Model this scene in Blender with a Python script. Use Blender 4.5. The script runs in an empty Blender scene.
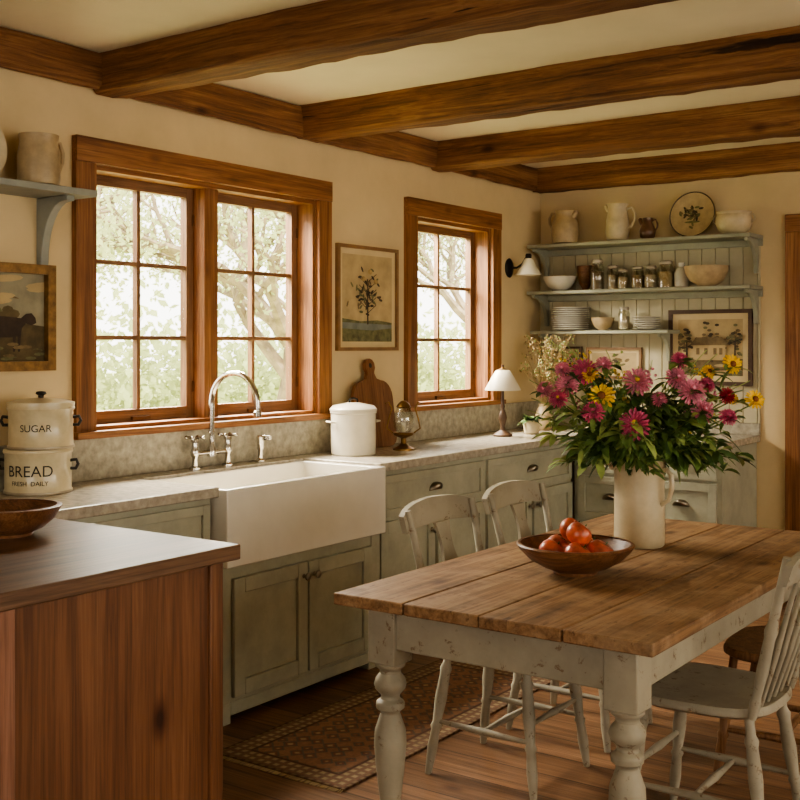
import bpy, math, random
from mathutils import Vector, Matrix, noise
random.seed(4)
PI=math.pi
def C(r,g,b):
    f=lambda v:((v/255+.055)/1.055)**2.4
    return (f(r),f(g),f(b),1)
# ---------------- materials ----------------
def newmat(name):
    m=bpy.data.materials.new(name); m.use_nodes=True
    nt=m.node_tree; return m,nt,nt.nodes['Principled BSDF']
def mth(nt,op,a,b=None,c=None):
    n=nt.nodes.new('ShaderNodeMath'); n.operation=op
    for i,v in enumerate((a,b,c)):
        if v is None: continue
        if isinstance(v,(int,float)): n.inputs[i].default_value=v
        else: nt.links.new(v,n.inputs[i])
    return n.outputs[0]
def ramp(nt,fac,stops):
    n=nt.nodes.new('ShaderNodeValToRGB'); e=n.color_ramp.elements
    while len(e)<len(stops): e.new(0.5)
    for i,(p,c) in enumerate(stops):
        e[i].position=p; e[i].color=c
    nt.links.new(fac,n.inputs[0]); return n.outputs[0]
def mixc(nt,fac,a,b,mode='MIX'):
    n=nt.nodes.new('ShaderNodeMix'); n.data_type='RGBA'; n.blend_type=mode
    for k,v in ((0,fac),(6,a),(7,b)):
        if isinstance(v,(int,float)): n.inputs[k].default_value=v
        elif isinstance(v,tuple): n.inputs[k].default_value=v
        else: nt.links.new(v,n.inputs[k])
    return n.outputs[2]
def noiz(nt,vec,scale,detail=4,rough=.5,dist=0):
    n=nt.nodes.new('ShaderNodeTexNoise')
    n.inputs['Scale'].default_value=scale; n.inputs['Detail'].default_value=detail
    n.inputs['Roughness'].default_value=rough; n.inputs['Distortion'].default_value=dist
    nt.links.new(vec,n.inputs['Vector']); return n.outputs[0]
def mapp(nt,vec,sc):
    n=nt.nodes.new('ShaderNodeMapping'); n.inputs['Scale'].default_value=sc
    nt.links.new(vec,n.inputs[0]); return n.outputs[0]
def bump(nt,b,h,strength,dist=.01):
    n=nt.nodes.new('ShaderNodeBump'); n.inputs['Strength'].default_value=strength
    n.inputs['Distance'].default_value=dist
    nt.links.new(h,n.inputs['Height']); nt.links.new(n.outputs[0],b.inputs['Normal'])
W1=(1,1,1,1)
def plain(name,col,rough=.5,metal=0,var=.12,scale=12,bmp=0,coat=0):
    m,nt,b=newmat(name); b.inputs['Roughness'].default_value=rough
    b.inputs['Metallic'].default_value=metal
    tc=nt.nodes.new('ShaderNodeTexCoord').outputs['Object']
    f=noiz(nt,tc,scale,5,.6)
    d=tuple(x*(1-var*1.6) for x in col[:3])+(1,); l=tuple(min(1,x*(1+var)) for x in col[:3])+(1,)
    nt.links.new(ramp(nt,f,[(.3,d),(.7,l)]),b.inputs['Base Color'])
    if bmp: bump(nt,b,f,bmp)
    if coat: b.inputs['Coat Weight'].default_value=coat
    return m
def wood(name,dark,mid,light,axis='x',s=1.0,rough=.55,knots=.8,plank=None,bmp=.25,crack=.0,along=.8,wear=None,across=17,bdist=.004):
    m,nt,b=newmat(name); b.inputs['Roughness'].default_value=rough; b.inputs['Specular IOR Level'].default_value=.35
    co=nt.nodes.new('ShaderNodeTexCoord').outputs['Object']
    pr=None
    if plank:
        ax,w,gapf=plank
        sp=nt.nodes.new('ShaderNodeSeparateXYZ'); nt.links.new(co,sp.inputs[0])
        q=mth(nt,'DIVIDE',sp.outputs['xyz'.index(ax)],w)
        fl=mth(nt,'FLOOR',q); fr=mth(nt,'FRACT',q)
        wn=nt.nodes.new('ShaderNodeTexWhiteNoise'); wn.noise_dimensions='1D'
        nt.links.new(fl,wn.inputs['W'])
        pr=wn.outputs['Value']
        vs=nt.nodes.new('ShaderNodeVectorMath'); vs.operation='SCALE'
        nt.links.new(wn.outputs['Color'],vs.inputs[0]); vs.inputs['Scale'].default_value=9
        va=nt.nodes.new('ShaderNodeVectorMath'); va.operation='ADD'
        nt.links.new(co,va.inputs[0]); nt.links.new(vs.outputs[0],va.inputs[1]); co=va.outputs[0]
    def sc(al,ac): return tuple((al if a==axis else ac)*s for a in 'xyz')
    n1=noiz(nt,mapp(nt,co,sc(along,across)),1.3,9,.68,.9)
    col=ramp(nt,n1,[(.3,dark),(.5,mid),(.7,light)])
    n2=noiz(nt,mapp(nt,co,sc(3,120)),1,4,.65,0)
    col=mixc(nt,1.0,col,ramp(nt,n2,[(.32,(.62,.59,.56,1)),(.58,W1)]),'MULTIPLY')
    n3=noiz(nt,co,2.2,3,.5,0)
    col=mixc(nt,1.0,col,ramp(nt,n3,[(.3,(.78,.76,.74,1)),(.65,W1)]),'MULTIPLY')
    if wear:
        n5=noiz(nt,co,7,8,.7,.3)
        col=mixc(nt,ramp(nt,n5,[(.44,(0,0,0,1)),(.68,(.7,.7,.7,1))]),col,wear)
        n6=noiz(nt,mapp(nt,co,sc(9,40)),1,5,.7,.2)
        col=mixc(nt,.85,col,ramp(nt,n6,[(.32,(.33,.26,.2,1)),(.40,W1)]),'MULTIPLY')
        n7=noiz(nt,co,3.3,6,.6,.5)
        col=mixc(nt,.8,col,ramp(nt,n7,[(.34,(.6,.54,.48,1)),(.46,W1)]),'MULTIPLY')
    if knots:
        v=nt.nodes.new('ShaderNodeTexVoronoi'); v.inputs['Scale'].default_value=1
        nt.links.new(mapp(nt,co,sc(2.6,5)),v.inputs['Vector'])
        k=ramp(nt,v.outputs['Distance'],[(.04,(.14,.08,.05,1)),(.08,(.45,.33,.25,1)),(.13,(.85,.8,.75,1)),(.17,W1)])
        col=mixc(nt,knots,col,k,'MULTIPLY')
    h=mth(nt,'ADD',mth(nt,'MULTIPLY',n1,1.2),mth(nt,'MULTIPLY',n2,.5))
    if crack:
        n4=noiz(nt,mapp(nt,co,sc(.6,15)),1.0,3,.55,.5)
        ck=ramp(nt,n4,[(.30,(.08,.05,.03,1)),(.318,W1)])
        col=mixc(nt,crack,col,ck,'MULTIPLY')
        h=mth(nt,'ADD',h,ramp(nt,n4,[(.30,(0,0,0,1)),(.325,W1)]))
    if plank:
        col=mixc(nt,1.0,col,ramp(nt,pr,[(0,(.76,.74,.72,1)),(1,(1.0,1.0,1.0,1))]),'MULTIPLY')
        if gapf:
            g=ramp(nt,fr,[(0,(.08,.05,.03,1)),(gapf,W1),(1-gapf,W1),(1,(.08,.05,.03,1))])
            col=mixc(nt,1.0,col,g,'MULTIPLY')
    nt.links.new(col,b.inputs['Base Color'])
    bump(nt,b,h,bmp,bdist)
    return m
def chippy(name,paint,woodc,amt=.36,rough=.6):
    m,nt,b=newmat(name); b.inputs['Roughness'].default_value=rough
    tc=nt.nodes.new('ShaderNodeTexCoord').outputs['Object']
    f=noiz(nt,tc,26,8,.72,.4); g=noiz(nt,tc,5,5,.65)
    d=tuple(x*.72 for x in paint[:3])+(1,)
    base=ramp(nt,g,[(.3,d),(.62,paint)])
    k=ramp(nt,f,[(amt-.03,W1),(amt+.03,(0,0,0,1))])
    col=mixc(nt,k,base,woodc)
    nt.links.new(col,b.inputs['Base Color']); bump(nt,b,f,.15,.003); return m
M={}
M['wallp']=plain('plaster_cream',C(207,185,144),.9,var=.06,scale=3,bmp=.08)
M['ceil']=plain('ceiling_plaster',C(229,218,188),.9,var=.04,scale=2.5,bmp=.06)
bd,bm,bl=C(86,54,31),C(142,98,61),C(174,130,86)
M['beamx']=wood('hewn_beam_x',bd,bm,bl,'x',1,.7,.8,crack=.9,bmp=.9,bdist=.011)
M['beamy']=wood('hewn_beam_y',bd,bm,bl,'y',1,.7,.8,crack=.9,bmp=.9,bdist=.011)
td,tm,tl=C(104,65,37),C(148,100,62),C(174,126,84)
M['trimx']=wood('pine_trim_x',td,tm,tl,'x',1.2,.5,.4)
M['trimz']=wood('pine_trim_z',td,tm,tl,'z',1.2,.5,.4)
M['sashx']=wood('sash_wood_x',C(104,74,50),C(138,103,73),C(162,127,95),'x',1.5,.5,0)
M['sashz']=wood('sash_wood_z',C(104,74,50),C(138,103,73),C(162,127,95),'z',1.5,.5,0)
M['floor']=wood('floor_boards',C(90,62,42),C(136,100,72),C(160,123,92),'x',1,.42,.7,plank=('y',.17,.03))
M['table']=wood('table_pine',C(98,70,46),C(152,116,80),C(180,144,106),'y',1,.58,.8,plank=('x',.23625,0),crack=.6,wear=C(170,142,110))
M['islt']=wood('butcher_block',C(78,56,40),C(116,86,62),C(140,108,82),'y',1,.42,.4,plank=('x',.2,.012))
M['isl']=wood('island_board',C(88,54,33),C(126,84,54),C(146,102,70),'z',.9,.5,.9,plank=('y',.3,.0))
M['islpost']=wood('island_post',C(118,78,58),C(148,104,82),C(164,120,98),'z',.9,.5,.3)
M['bowlw']=wood('turned_bowl_wood',C(84,54,32),C(124,84,54),C(152,110,76),'x',2,.4,0)
M['board']=wood('cutting_board_wood',C(98,62,37),C(136,92,59),C(158,114,77),'z',2,.5,0)
M['doorw']=wood('door_wood',C(108,76,47),C(154,112,72),C(176,134,92),'z',1,.5,.6,plank=('x',.14,.03))
M['chairw']=wood('chair_old_wood',C(96,66,41),C(132,94,61),C(154,116,80),'z',2,.5,0)
M['cab']=chippy('cabinet_sage_paint',C(174,172,150),C(126,114,90),.235,.5)
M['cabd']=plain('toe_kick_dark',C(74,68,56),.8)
M['tpaint']=chippy('table_paint',C(160,151,130),C(114,92,68),.385)
M['cpaint']=chippy('chair_paint',C(160,151,131),C(114,92,68),.385)
M['shelf']=chippy('shelf_green_grey',C(160,159,138),C(112,104,84),.27,.55)
M['shelfb']=chippy('shelf_blue_grey',C(146,147,136),C(104,94,78),.27,.55)
M['bead']=plain('beadboard_paint',C(182,172,142),.7,var=.05)
M['stone']=plain('countertop_stone',C(176,167,150),.22,var=.2,scale=34)
M['stoneb']=plain('backsplash_stone',C(162,154,136),.5,var=.24,scale=26)
M['sink']=plain('fireclay_white',C(224,218,204),.14,var=.02,coat=.5)
M['enam']=plain('enamel_white',C(212,204,184),.25,var=.05,coat=.3)
M['pitch']=plain('pitcher_cream',C(194,179,148),.3,var=.1,coat=.3)
M['enamc']=plain('enamel_cream',C(200,186,152),.3,var=.12,coat=.3)
M['stonew']=plain('stoneware_beige',C(172,150,114),.45,var=.16,scale=20)
M['stonewl']=plain('stoneware_pale',C(190,174,142),.4,var=.1,scale=20)
M['brownp']=plain('brown_glaze',C(98,68,46),.3,var=.25)
M['china']=plain('china_white',C(206,200,184),.25,var=.05)
M['black']=plain('black_iron',C(30,26,22),.45,.3)
M['ink']=plain('ink_black',C(40,36,30),.6)
M['chrome']=plain('polished_nickel',C(206,202,194),.12,1,var=.03)
M['pull']=plain('aged_nickel',C(140,132,118),.28,1,var=.1)
M['lid']=plain('tin_lid',C(168,156,136),.45,.5,var=.1)
M['brass']=plain('aged_brass',C(130,98,54),.35,.9,var=.2)
M['hing']=plain('bronze_hinge',C(104,74,48),.45,.4,var=.1)
M['gold']=plain('gilt_frame',C(134,102,60),.42,.5,var=.3,scale=30)
M['framew']=plain('frame_wood',C(134,100,64),.5,var=.2)
M['framed']=plain('frame_dark',C(80,57,38),.5,var=.2)
M['paper']=plain('paper_cream',C(202,182,140),.85,var=.07,scale=6)
M['papd']=plain('print_tan',C(180,158,116),.85,var=.15,scale=9)
M['sepia']=plain('print_sepia',C(118,100,70),.85,var=.3,scale=30)
M['sepiad']=plain('print_dark',C(72,60,44),.85,var=.3,scale=30)
M['pgreen']=plain('print_olive',C(110,106,72),.85,var=.3,scale=30)
M['psky']=plain('painting_sky',C(144,136,112),.8,var=.25,scale=8)
M['pland']=plain('painting_land',C(94,80,52),.8,var=.35,scale=14)
M['pcow']=plain('painting_cow',C(58,44,33),.8,var=.3,scale=20)
M['pblue']=plain('print_blue',C(118,122,112),.8,var=.2)
M['shade']=plain('glass_shade_white',C(226,218,196),.35,var=.02)
M['pink']=plain('petal_pink',C(208,98,132),.6,var=.3,scale=40)
M['pinkl']=plain('petal_rose',C(222,140,160),.6,var=.25,scale=40)
M['red']=plain('petal_red',C(184,56,74),.6,var=.25,scale=40)
M['yel']=plain('petal_yellow',C(244,198,52),.6,var=.2,scale=40)
M['yel2']=plain('goldenrod_yellow',C(218,186,72),.7,var=.2,scale=40)
M['fcen']=plain('flower_centre',C(120,70,34),.8,var=.3,scale=90)
M['gr1']=plain('leaf_green',C(104,128,66),.5,var=.3,scale=20)
M['gr2']=plain('leaf_dark_green',C(74,98,50),.5,var=.3,scale=20)
M['gr3']=plain('leaf_light_green',C(148,162,90),.5,var=.25,scale=20)
M['dry']=plain('dried_stems',C(162,136,90),.8,var=.3,scale=40)
M['apple']=plain('tomato_red',C(196,92,62),.34,var=.5,scale=14,coat=.15)
M['grass']=plain('garden_grass',C(192,200,146),.9,var=.2,scale=2)
M['bark']=plain('tree_bark',C(148,132,108),.9,var=.3,scale=6)
def leafmat(name,col):
    m,nt,b=newmat(name); o=[n for n in nt.nodes if n.type=='OUTPUT_MATERIAL'][0]
    d=nt.nodes.new('ShaderNodeBsdfDiffuse'); t=nt.nodes.new('ShaderNodeBsdfTranslucent')
    tc=nt.nodes.new('ShaderNodeTexCoord').outputs['Object']; f=noiz(nt,tc,1.5,3)
    c=ramp(nt,f,[(.3,tuple(x*.75 for x in col[:3])+(1,)),(.7,col)])
    nt.links.new(c,d.inputs[0]); nt.links.new(c,t.inputs[0])
    x=nt.nodes.new('ShaderNodeMixShader'); x.inputs[0].default_value=.5
    nt.links.new(d.outputs[0],x.inputs[1]); nt.links.new(t.outputs[0],x.inputs[2]); nt.links.new(x.outputs[0],o.inputs[0]); return m
M['tleaf']=leafmat('tree_leaf',C(198,205,152))
def glass(name,tint,mixf=.08,rough=.03):
    m,nt,b=newmat(name); o=[n for n in nt.nodes if n.type=='OUTPUT_MATERIAL'][0]
    t=nt.nodes.new('ShaderNodeBsdfTransparent'); t.inputs[0].default_value=tint
    g=nt.nodes.new('ShaderNodeBsdfGlossy'); g.inputs['Roughness'].default_value=rough
    x=nt.nodes.new('ShaderNodeMixShader'); x.inputs[0].default_value=mixf
    nt.links.new(t.outputs[0],x.inputs[1]); nt.links.new(g.outputs[0],x.inputs[2]); nt.links.new(x.outputs[0],o.inputs[0]); return m
M['pane']=glass('window_glass',(1,1,1,1),.04)
M['jar']=glass('jar_glass',(.97,.97,.94,1),.12,.08)
def rugmat():
    m,nt,b=newmat('persian_rug_weave'); b.inputs['Roughness'].default_value=.95
    tc=nt.nodes.new('ShaderNodeTexCoord').outputs['Object']
    v=nt.nodes.new('ShaderNodeTexVoronoi'); v.distance='MANHATTAN'; v.inputs['Scale'].default_value=15; v.inputs['Randomness'].default_value=.35
    nt.links.new(tc,v.inputs['Vector'])
    c1=ramp(nt,v.outputs['Distance'],[(.15,C(178,154,118)),(.3,C(138,90,70)),(.5,C(106,98,86)),(.62,C(154,114,88))])
    v2=nt.nodes.new('ShaderNodeTexVoronoi'); v2.distance='CHEBYCHEV'; v2.inputs['Scale'].default_value=28; v2.inputs['Randomness'].default_value=.1
    nt.links.new(tc,v2.inputs['Vector'])
    c2=ramp(nt,v2.outputs['Distance'],[(.2,C(170,148,116)),(.35,C(122,100,80)),(.5,C(138,98,80))])
    sp=nt.nodes.new('ShaderNodeSeparateXYZ'); nt.links.new(tc,sp.inputs[0])
    ax=mth(nt,'SUBTRACT',.29,mth(nt,'ABSOLUTE',sp.outputs[0])); ay=mth(nt,'SUBTRACT',.75,mth(nt,'ABSOLUTE',sp.outputs[1]))
    e=mth(nt,'MINIMUM',ax,ay)
    k=ramp(nt,e,[(0,W1),(.095,W1),(.1,(0,0,0,1))])
    col=mixc(nt,k,c1,c2)
    st=ramp(nt,e,[(.0,(.4,.3,.25,1)),(.02,W1),(.085,W1),(.09,(.35,.27,.22,1)),(.105,W1)])
    col=mixc(nt,1.0,col,st,'MULTIPLY')
    n=noiz(nt,tc,60,4,.7); col=mixc(nt,.7,col,ramp(nt,n,[(.3,(.5,.5,.5,1)),(.7,W1)]),'MULTIPLY')
    nt.links.new(col,b.inputs['Base Color']); bump(nt,b,n,.5,.004); return m
M['rug']=rugmat()

# ---------------- mesh builder ----------------
class B:
    def __init__(s): s.v=[];s.f=[];s.m=[];s.mats=[];s.M=Matrix.Identity(4)
    def mi(s,k):
        if k not in s.mats: s.mats.append(k)
        return s.mats.index(k)
    def add(s,vs,fs,k):
        o=len(s.v); i=s.mi(k)
        s.v+=[s.M@Vector(v) for v in vs]
        for f in fs: s.f.append([o+a for a in f]); s.m.append(i)
    def box(s,x0,x1,y0,y1,z0,z1,k):
        s.add([(x0,y0,z0),(x1,y0,z0),(x1,y1,z0),(x0,y1,z0),(x0,y0,z1),(x1,y0,z1),(x1,y1,z1),(x0,y1,z1)],
              [(0,3,2,1),(4,5,6,7),(0,1,5,4),(1,2,6,5),(2,3,7,6),(3,0,4,7)],k)
    def loft(s,rings,k,cap=True,closed=False):
        n=len(rings[0]); vs=[p for r in rings for p in r]; fs=[]
        R=len(rings)
        for i in range(R if closed else R-1):
            a=i*n; b=((i+1)%R)*n
            for j in range(n):
                fs.append((a+j,a+(j+1)%n,b+(j+1)%n,b+j))
        if cap and not closed:
            fs.append(tuple(range(n-1,-1,-1))); fs.append(tuple((R-1)*n+j for j in range(n)))
        s.add(vs,fs,k)
    def lathe(s,prof,k,c=(0,0,0),n=28,sx=1,sy=1):
        rings=[]; 
        for r,z in prof:
            r=max(r,.0004)
            rings.append([(c[0]+sx*r*math.cos(2*PI*j/n),c[1]+sy*r*math.sin(2*PI*j/n),c[2]+z) for j in range(n)])
        s.loft(rings,k)
    def vessel(s,prof,k,c=(0,0,0),t=.006,n=28):
        p=[(0,prof[0][1])]+list(prof)
        inn=[(max(r-t,.001),z) for r,z in reversed(prof)]
        inn=[(r,max(z,prof[0][1]+t)) for r,z in inn]
        s.lathe(p+inn+[(0,prof[0][1]+t)],k,c,n)
    def tube(s,pts,r,k,n=10,closed=False):
        pts=[Vector(p) for p in pts]; R=len(pts); rings=[]; up=None
        for i,p in enumerate(pts):
            if closed: t=pts[(i+1)%R]-pts[i-1]
            else: t=pts[min(i+1,R-1)]-pts[max(i-1,0)]
            t=t.normalized() if t.length>0 else Vector((0,0,1))
            if up is None:
                up=Vector((0,0,1)) if abs(t.z)<.9 else Vector((1,0,0))
            a=t.cross(up).normalized(); up=a.cross(t).normalized()
            rr=r[i] if isinstance(r,(list,tuple)) else r
            rings.append([p+a*rr*math.cos(2*PI*j/n)+up*rr*math.sin(2*PI*j/n) for j in range(n)])
        s.loft(rings,k,not closed,closed)
    def turned(s,p0,p1,prof,k,n=16):
        p0=Vector(p0);p1=Vector(p1)
        q=(p1-p0).to_track_quat('Z','Y').to_matrix().to_4x4(); L=(p1-p0).length
        old=s.M; s.M=old@Matrix.Translation(p0)@q
        s.lathe([(r,t*L) for t,r in prof],k,n=n); s.M=old
    def sphere(s,c,r,k,sc=(1,1,1),n=16,m=10):
        rings=[]
        for i in range(m+1):
            a=-PI/2+PI*i/m; rr=max(math.cos(a),.002)
            rings.append([(c[0]+sc[0]*r*rr*math.cos(2*PI*j/n),c[1]+sc[1]*r*rr*math.sin(2*PI*j/n),c[2]+sc[2]*r*math.sin(a)) for j in range(n)])
        s.loft(rings,k)
    def prism(s,pts,ext,k):
        n=len(pts); e=Vector(ext); p=[Vector(a) for a in pts]
        s.add(p+[a+e for a in p],[tuple(range(n)),tuple(range(2*n-1,n-1,-1))]+[(i,(i+1)%n,n+(i+1)%n,n+i) for i in range(n)],k)
    def leaf(s,p,d,ln,w,k,droop=.3):
        p=Vector(p); d=Vector(d).normalized(); sd=d.cross(Vector((0,0,1)))
        if sd.length<.05: sd=Vector((1,0,0))
        sd.normalize(); sd=(sd+Vector((0,0,random.uniform(-.6,.6)))).normalized(); up=sd.cross(d)
        vs=[p];ws=[.6,1,.75]
        for i,t in enumerate((.25,.5,.78)):
            c=p+d*ln*t-Vector((0,0,1))*droop*ln*t*t
            vs+=[c+sd*w*ws[i]+up*w*.3,c,c-sd*w*ws[i]+up*w*.3]
        vs.append(p+d*ln-Vector((0,0,1))*droop*ln)
        s.add(vs,[(0,1,2),(0,2,3),(1,4,5,2),(2,5,6,3),(4,7,8,5),(5,8,9,6),(7,10,8),(8,10,9)],k)
    def finish(s,name,loc=(0,0,0),rot=0,bevel=0,seg=2,ang=38):
        me=bpy.data.meshes.new(name); me.from_pydata([tuple(v) for v in s.v],[],s.f)
        for k in s.mats: me.materials.append(M[k])
        for p,i in zip(me.polygons,s.m): p.material_index=i; p.use_smooth=True
        me.validate(); me.update()
        import bmesh
        bm_=bmesh.new(); bm_.from_mesh(me); 
        if len(bm_.faces)<20000: bmesh.ops.recalc_face_normals(bm_,faces=bm_.faces)
        bm_.to_mesh(me); bm_.free()
        me.set_sharp_from_angle(angle=math.radians(ang))
        o=bpy.data.objects.new(name,me); bpy.context.scene.collection.objects.link(o)
        o.location=loc; o.rotation_euler=(0,0,rot)
        if bevel:
            mo=o.modifiers.new('bevel','BEVEL'); mo.width=bevel; mo.segments=seg; mo.limit_method='ANGLE'; mo.angle_limit=math.radians(50); mo.harden_normals=False
        return o
R90=PI/2
WX,BY,CZ=-3.6,6.71,2.61
CT=.915
# ---------------- room shell ----------------
b=B(); b.box(-3.76,2.6,-2.2,6.9,-.1,0,'floor'); b.finish('floor')
b=B(); b.box(-3.76,2.6,-2.2,6.9,CZ,CZ+.15,'ceil'); b.finish('ceiling')
def wall(name,axis,pos0,pos1,a0,a1,ops,k):
    b=B(); cuts=sorted(ops); cur=a0
    def bx(u0,u1,z0,z1):
        if axis=='x': b.box(pos0,pos1,u0,u1,z0,z1,k)
        else: b.box(u0,u1,pos0,pos1,z0,z1,k)
    for (u0,u1,z0,z1) in cuts:
        bx(cur,u0,0,CZ)
        if z0>0: bx(u0,u1,0,z0)
        bx(u0,u1,z1,CZ); cur=u1
    bx(cur,a1,0,CZ); return b.finish(name)
Z0,Z1=1.11,2.17
wall('wall_left','x',-3.76,WX,-2.2,BY,[(2.965,4.353,Z0,Z1),(5.22,6.045,Z0,Z1)],'wallp')
wall('wall_back','y',BY,6.9,-3.76,2.6,[(-1.88,-1.02,0,2.11)],'wallp')
wall('wall_right','x',2.4,2.6,-2.2,BY,[(.6,2.8,.8,2.3),(3.4,5.6,.8,2.3)],'wallp')
wall('wall_rear','y',-2.2,-2.0,-3.6,2.4,[(-2.2,.8,.7,2.35)],'wallp')

def window(name,loc,rot,W,H,ns,cas=.1,T=.16):
    b=B()
    b.box(-cas,0,-.028,0,-.02,H,'trimz'); b.box(W,W+cas,-.028,0,-.02,H,'trimz')
    b.box(-cas,W+cas,-.032,0,H,H+cas,'trimx')
    b.box(-cas-.012,W+cas+.012,-.055,.10,-.028,-.001,'trimx')
    b.box(0,.02,0,T,0,H,'trimz'); b.box(W-.02,W,0,T,0,H,'trimz')
    b.box(.02,W-.02,0,T,H-.02,H,'trimx'); b.box(.02,W-.02,.0,T,0,.015,'trimx')
    mull=.085; x0=.02;x1=W-.02; z0=.015;z1=H-.02
    wid=(x1-x0-(ns-1)*mull)/ns
    for i in range(ns):
        a=x0+i*(wid+mull); c=a+wid
        if i>0: b.box(a-mull,a,.03,.15,z0,z1,'trimz')
        f=.042; y0,y1=.10,.14
        b.box(a,a+f,y0,y1,z0,z1,'sashz'); b.box(c-f,c,y0,y1,z0,z1,'sashz')
        b.box(a+f,c-f,y0,y1,z0,z0+f+.01,'sashx'); b.box(a+f,c-f,y0,y1,z1-f,z1,'sashx')
        mw=.018; xm=(a+c)/2
        b.box(xm-mw/2,xm+mw/2,y0+.005,y1-.005,z0+f,z1-f,'sashz')
        for j in (1,2):
            zz=z0+f+(z1-z0-2*f)*j/3
            b.box(a+f,c-f,y0+.006,y1-.006,zz-mw/2,zz+mw/2,'sashx')
        b.box(a+f,c-f,.119,.121,z0+f,z1-f,'pane')
        for zz in (z0+.14,z1-.14):
            b.box(c-.01,c,y0-.006,y0,zz-.025,zz+.025,'hing')
        if i>0 or ns==1:
            b.box(a+.012,a+.028,y0-.008,y0,H*.48,H*.48+.07,'black')
            b.tube([(a+.019,y0-.012,H*.48+.05),(a+.019,y0-.03,H*.48+.045),(a+.02,y0-.034,H*.48-.02)],.006,'black',8)
        b.box((a+c)/2-.05,(a+c)/2+.05,y0-.014,y0,z0+.006,z0+.022,'hing')
    return b.finish(name,loc,rot,bevel=.003,seg=1)
window('window_1',(WX,2.965,Z0),R90,1.388,1.06,2)
window('window_2',(WX,5.22,Z0),R90,.825,1.06,1)
window('added_window_3',(2.4,2.8,.8),-R90,2.2,1.5,3)  # invented window in the unseen right wall, added to let light in
window('added_window_4',(2.4,5.6,.8),-R90,2.2,1.5,3)  # second invented right wall window, out of view, added for light
window('added_window_5',(.8,-2.0,.7),PI,3.0,1.65,4)  # invented window behind the camera, added to light the room

# beams
def beam(name,p0,p1,w,h,k,seed,ax):
    b=B(); n=110; rings=[]
    for i in range(n+1):
        t=i/n; c=Vector(p0).lerp(Vector(p1),t)
        ring=[]; ch=.016
        for (u,v) in ((-w/2+ch,-h/2),(0,-h/2),(w/2-ch,-h/2),(w/2,-h/2+ch),(w/2,0),(w/2,h/2),(-w/2,h/2),(-w/2,0),(-w/2,-h/2+ch)):
            q=noise.noise_vector(Vector((t*9+seed*3.1,u*7,v*9+seed)))+noise.noise_vector(Vector((t*55+seed*3.1,u*14,v*14+seed)))*.6
            du,dv=q.x*.013,q.y*.011
            if v>h/2-.01: dv=0
            if ax=='x': ring.append((c.x,c.y+u+du,c.z+v+dv))
            else: ring.append((c.x+u+du,c.y,c.z+v+dv))
        rings.append(ring)
    b.loft(rings,k); return b.finish(name,ang=60)
for i,y in enumerate((.67,1.86,3.06,4.28,5.46)):
    beam('ceiling_beam',(-3.59,y,2.532),(2.39,y,2.532),.185,.155,'beamx',i,'x')
beam('ceiling_beam',(-3.59,6.635,2.532),(2.39,6.635,2.532),.13,.155,'beamx',8,'x')
beam('wall_plate_beam',(-3.57,-1.95,2.532),(-3.57,6.56,2.532),.05,.145,'beamy',11,'y')

# door
b=B()
b.box(-.1,0,-.03,0,0,2.11,'trimz'); b.box(.86,.96,-.03,0,0,2.11,'trimz'); b.box(-.1,.96,-.034,0,2.11,2.21,'trimx')
b.box(.0,.86,.03,.07,0.005,2.105,'doorw')
for z in (.3,1.1,1.8): b.box(.03,.83,.012,.03,z,z+.12,'trimx')
b.box(.05,.07,-.03,.03,.98,1.12,'black'); b.sphere((.06,-.05,1.05),.028,'black')
b.finish('door_1',(-1.88,BY,0),0,bevel=.004)
b=B(); b.box(-2.12,-1.985,BY-.02,BY,0,.14,'cab'); b.finish('baseboard_back',bevel=.004)
b=B(); b.box(2.38,2.4,-2,BY,0,.14,'cab'); b.finish('baseboard_right',bevel=.004)

# beadboard panel
b=B()
x=-3.59; 
while x<-2.14:
    b.box(x+.002,min(x+.083,-2.13),BY-.014,BY,.985,2.06,'bead'); x+=.085
b.box(-3.6,-2.13,BY-.006,BY,.985,2.06,'bead')
b.finish('trim_beadboard',bevel=.003)

# ---------------- cabinets -------------
def shaker(b,x0,x1,z0,z1,y,k='cab',r=.055,t=.02):
    b.box(x0,x0+r,y-t,y,z0,z1,k); b.box(x1-r,x1,y-t,y,z0,z1,k)
    b.box(x0+r,x1-r,y-t,y,z0,z0+r,k); b.box(x0+r,x1-r,y-t,y,z1-r,z1,k)
    b.box(x0+r,x1-r,y-t*.4,y,z0+r,z1-r,k)
def cup(b,x,y,z):
    n=14;m=6;rings=[]
    for i in range(m+1):
        a=PI/2*i/m; rings.append([(x+.048*math.cos(a)*math.cos(PI*j/n),y-.026*math.sin(a+.0001)*math.sin(PI*j/n)-.03*math.cos(a)*math.sin(PI*j/n),z+.034*math.sin(a)) for j in range(n+1)])
    b.loft(rings,'pull')
    b.box(x-.05,x+.05,y-.003,y,z-.006,z+.004,'pull')
def knob(b,x,y,z,k='pull'):
    b.M=Matrix.Translation((x,y,z))@Matrix.Rotation(PI/2,4,'X'); b.lathe([(0,0),(.012,0),(.006,.006),(.006,.014),(.016,.02),(.018,.026),(.01,.031),(0,.032)],k,n=16); b.M=Matrix.Identity(4)
b=B(); F=-.545
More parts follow.
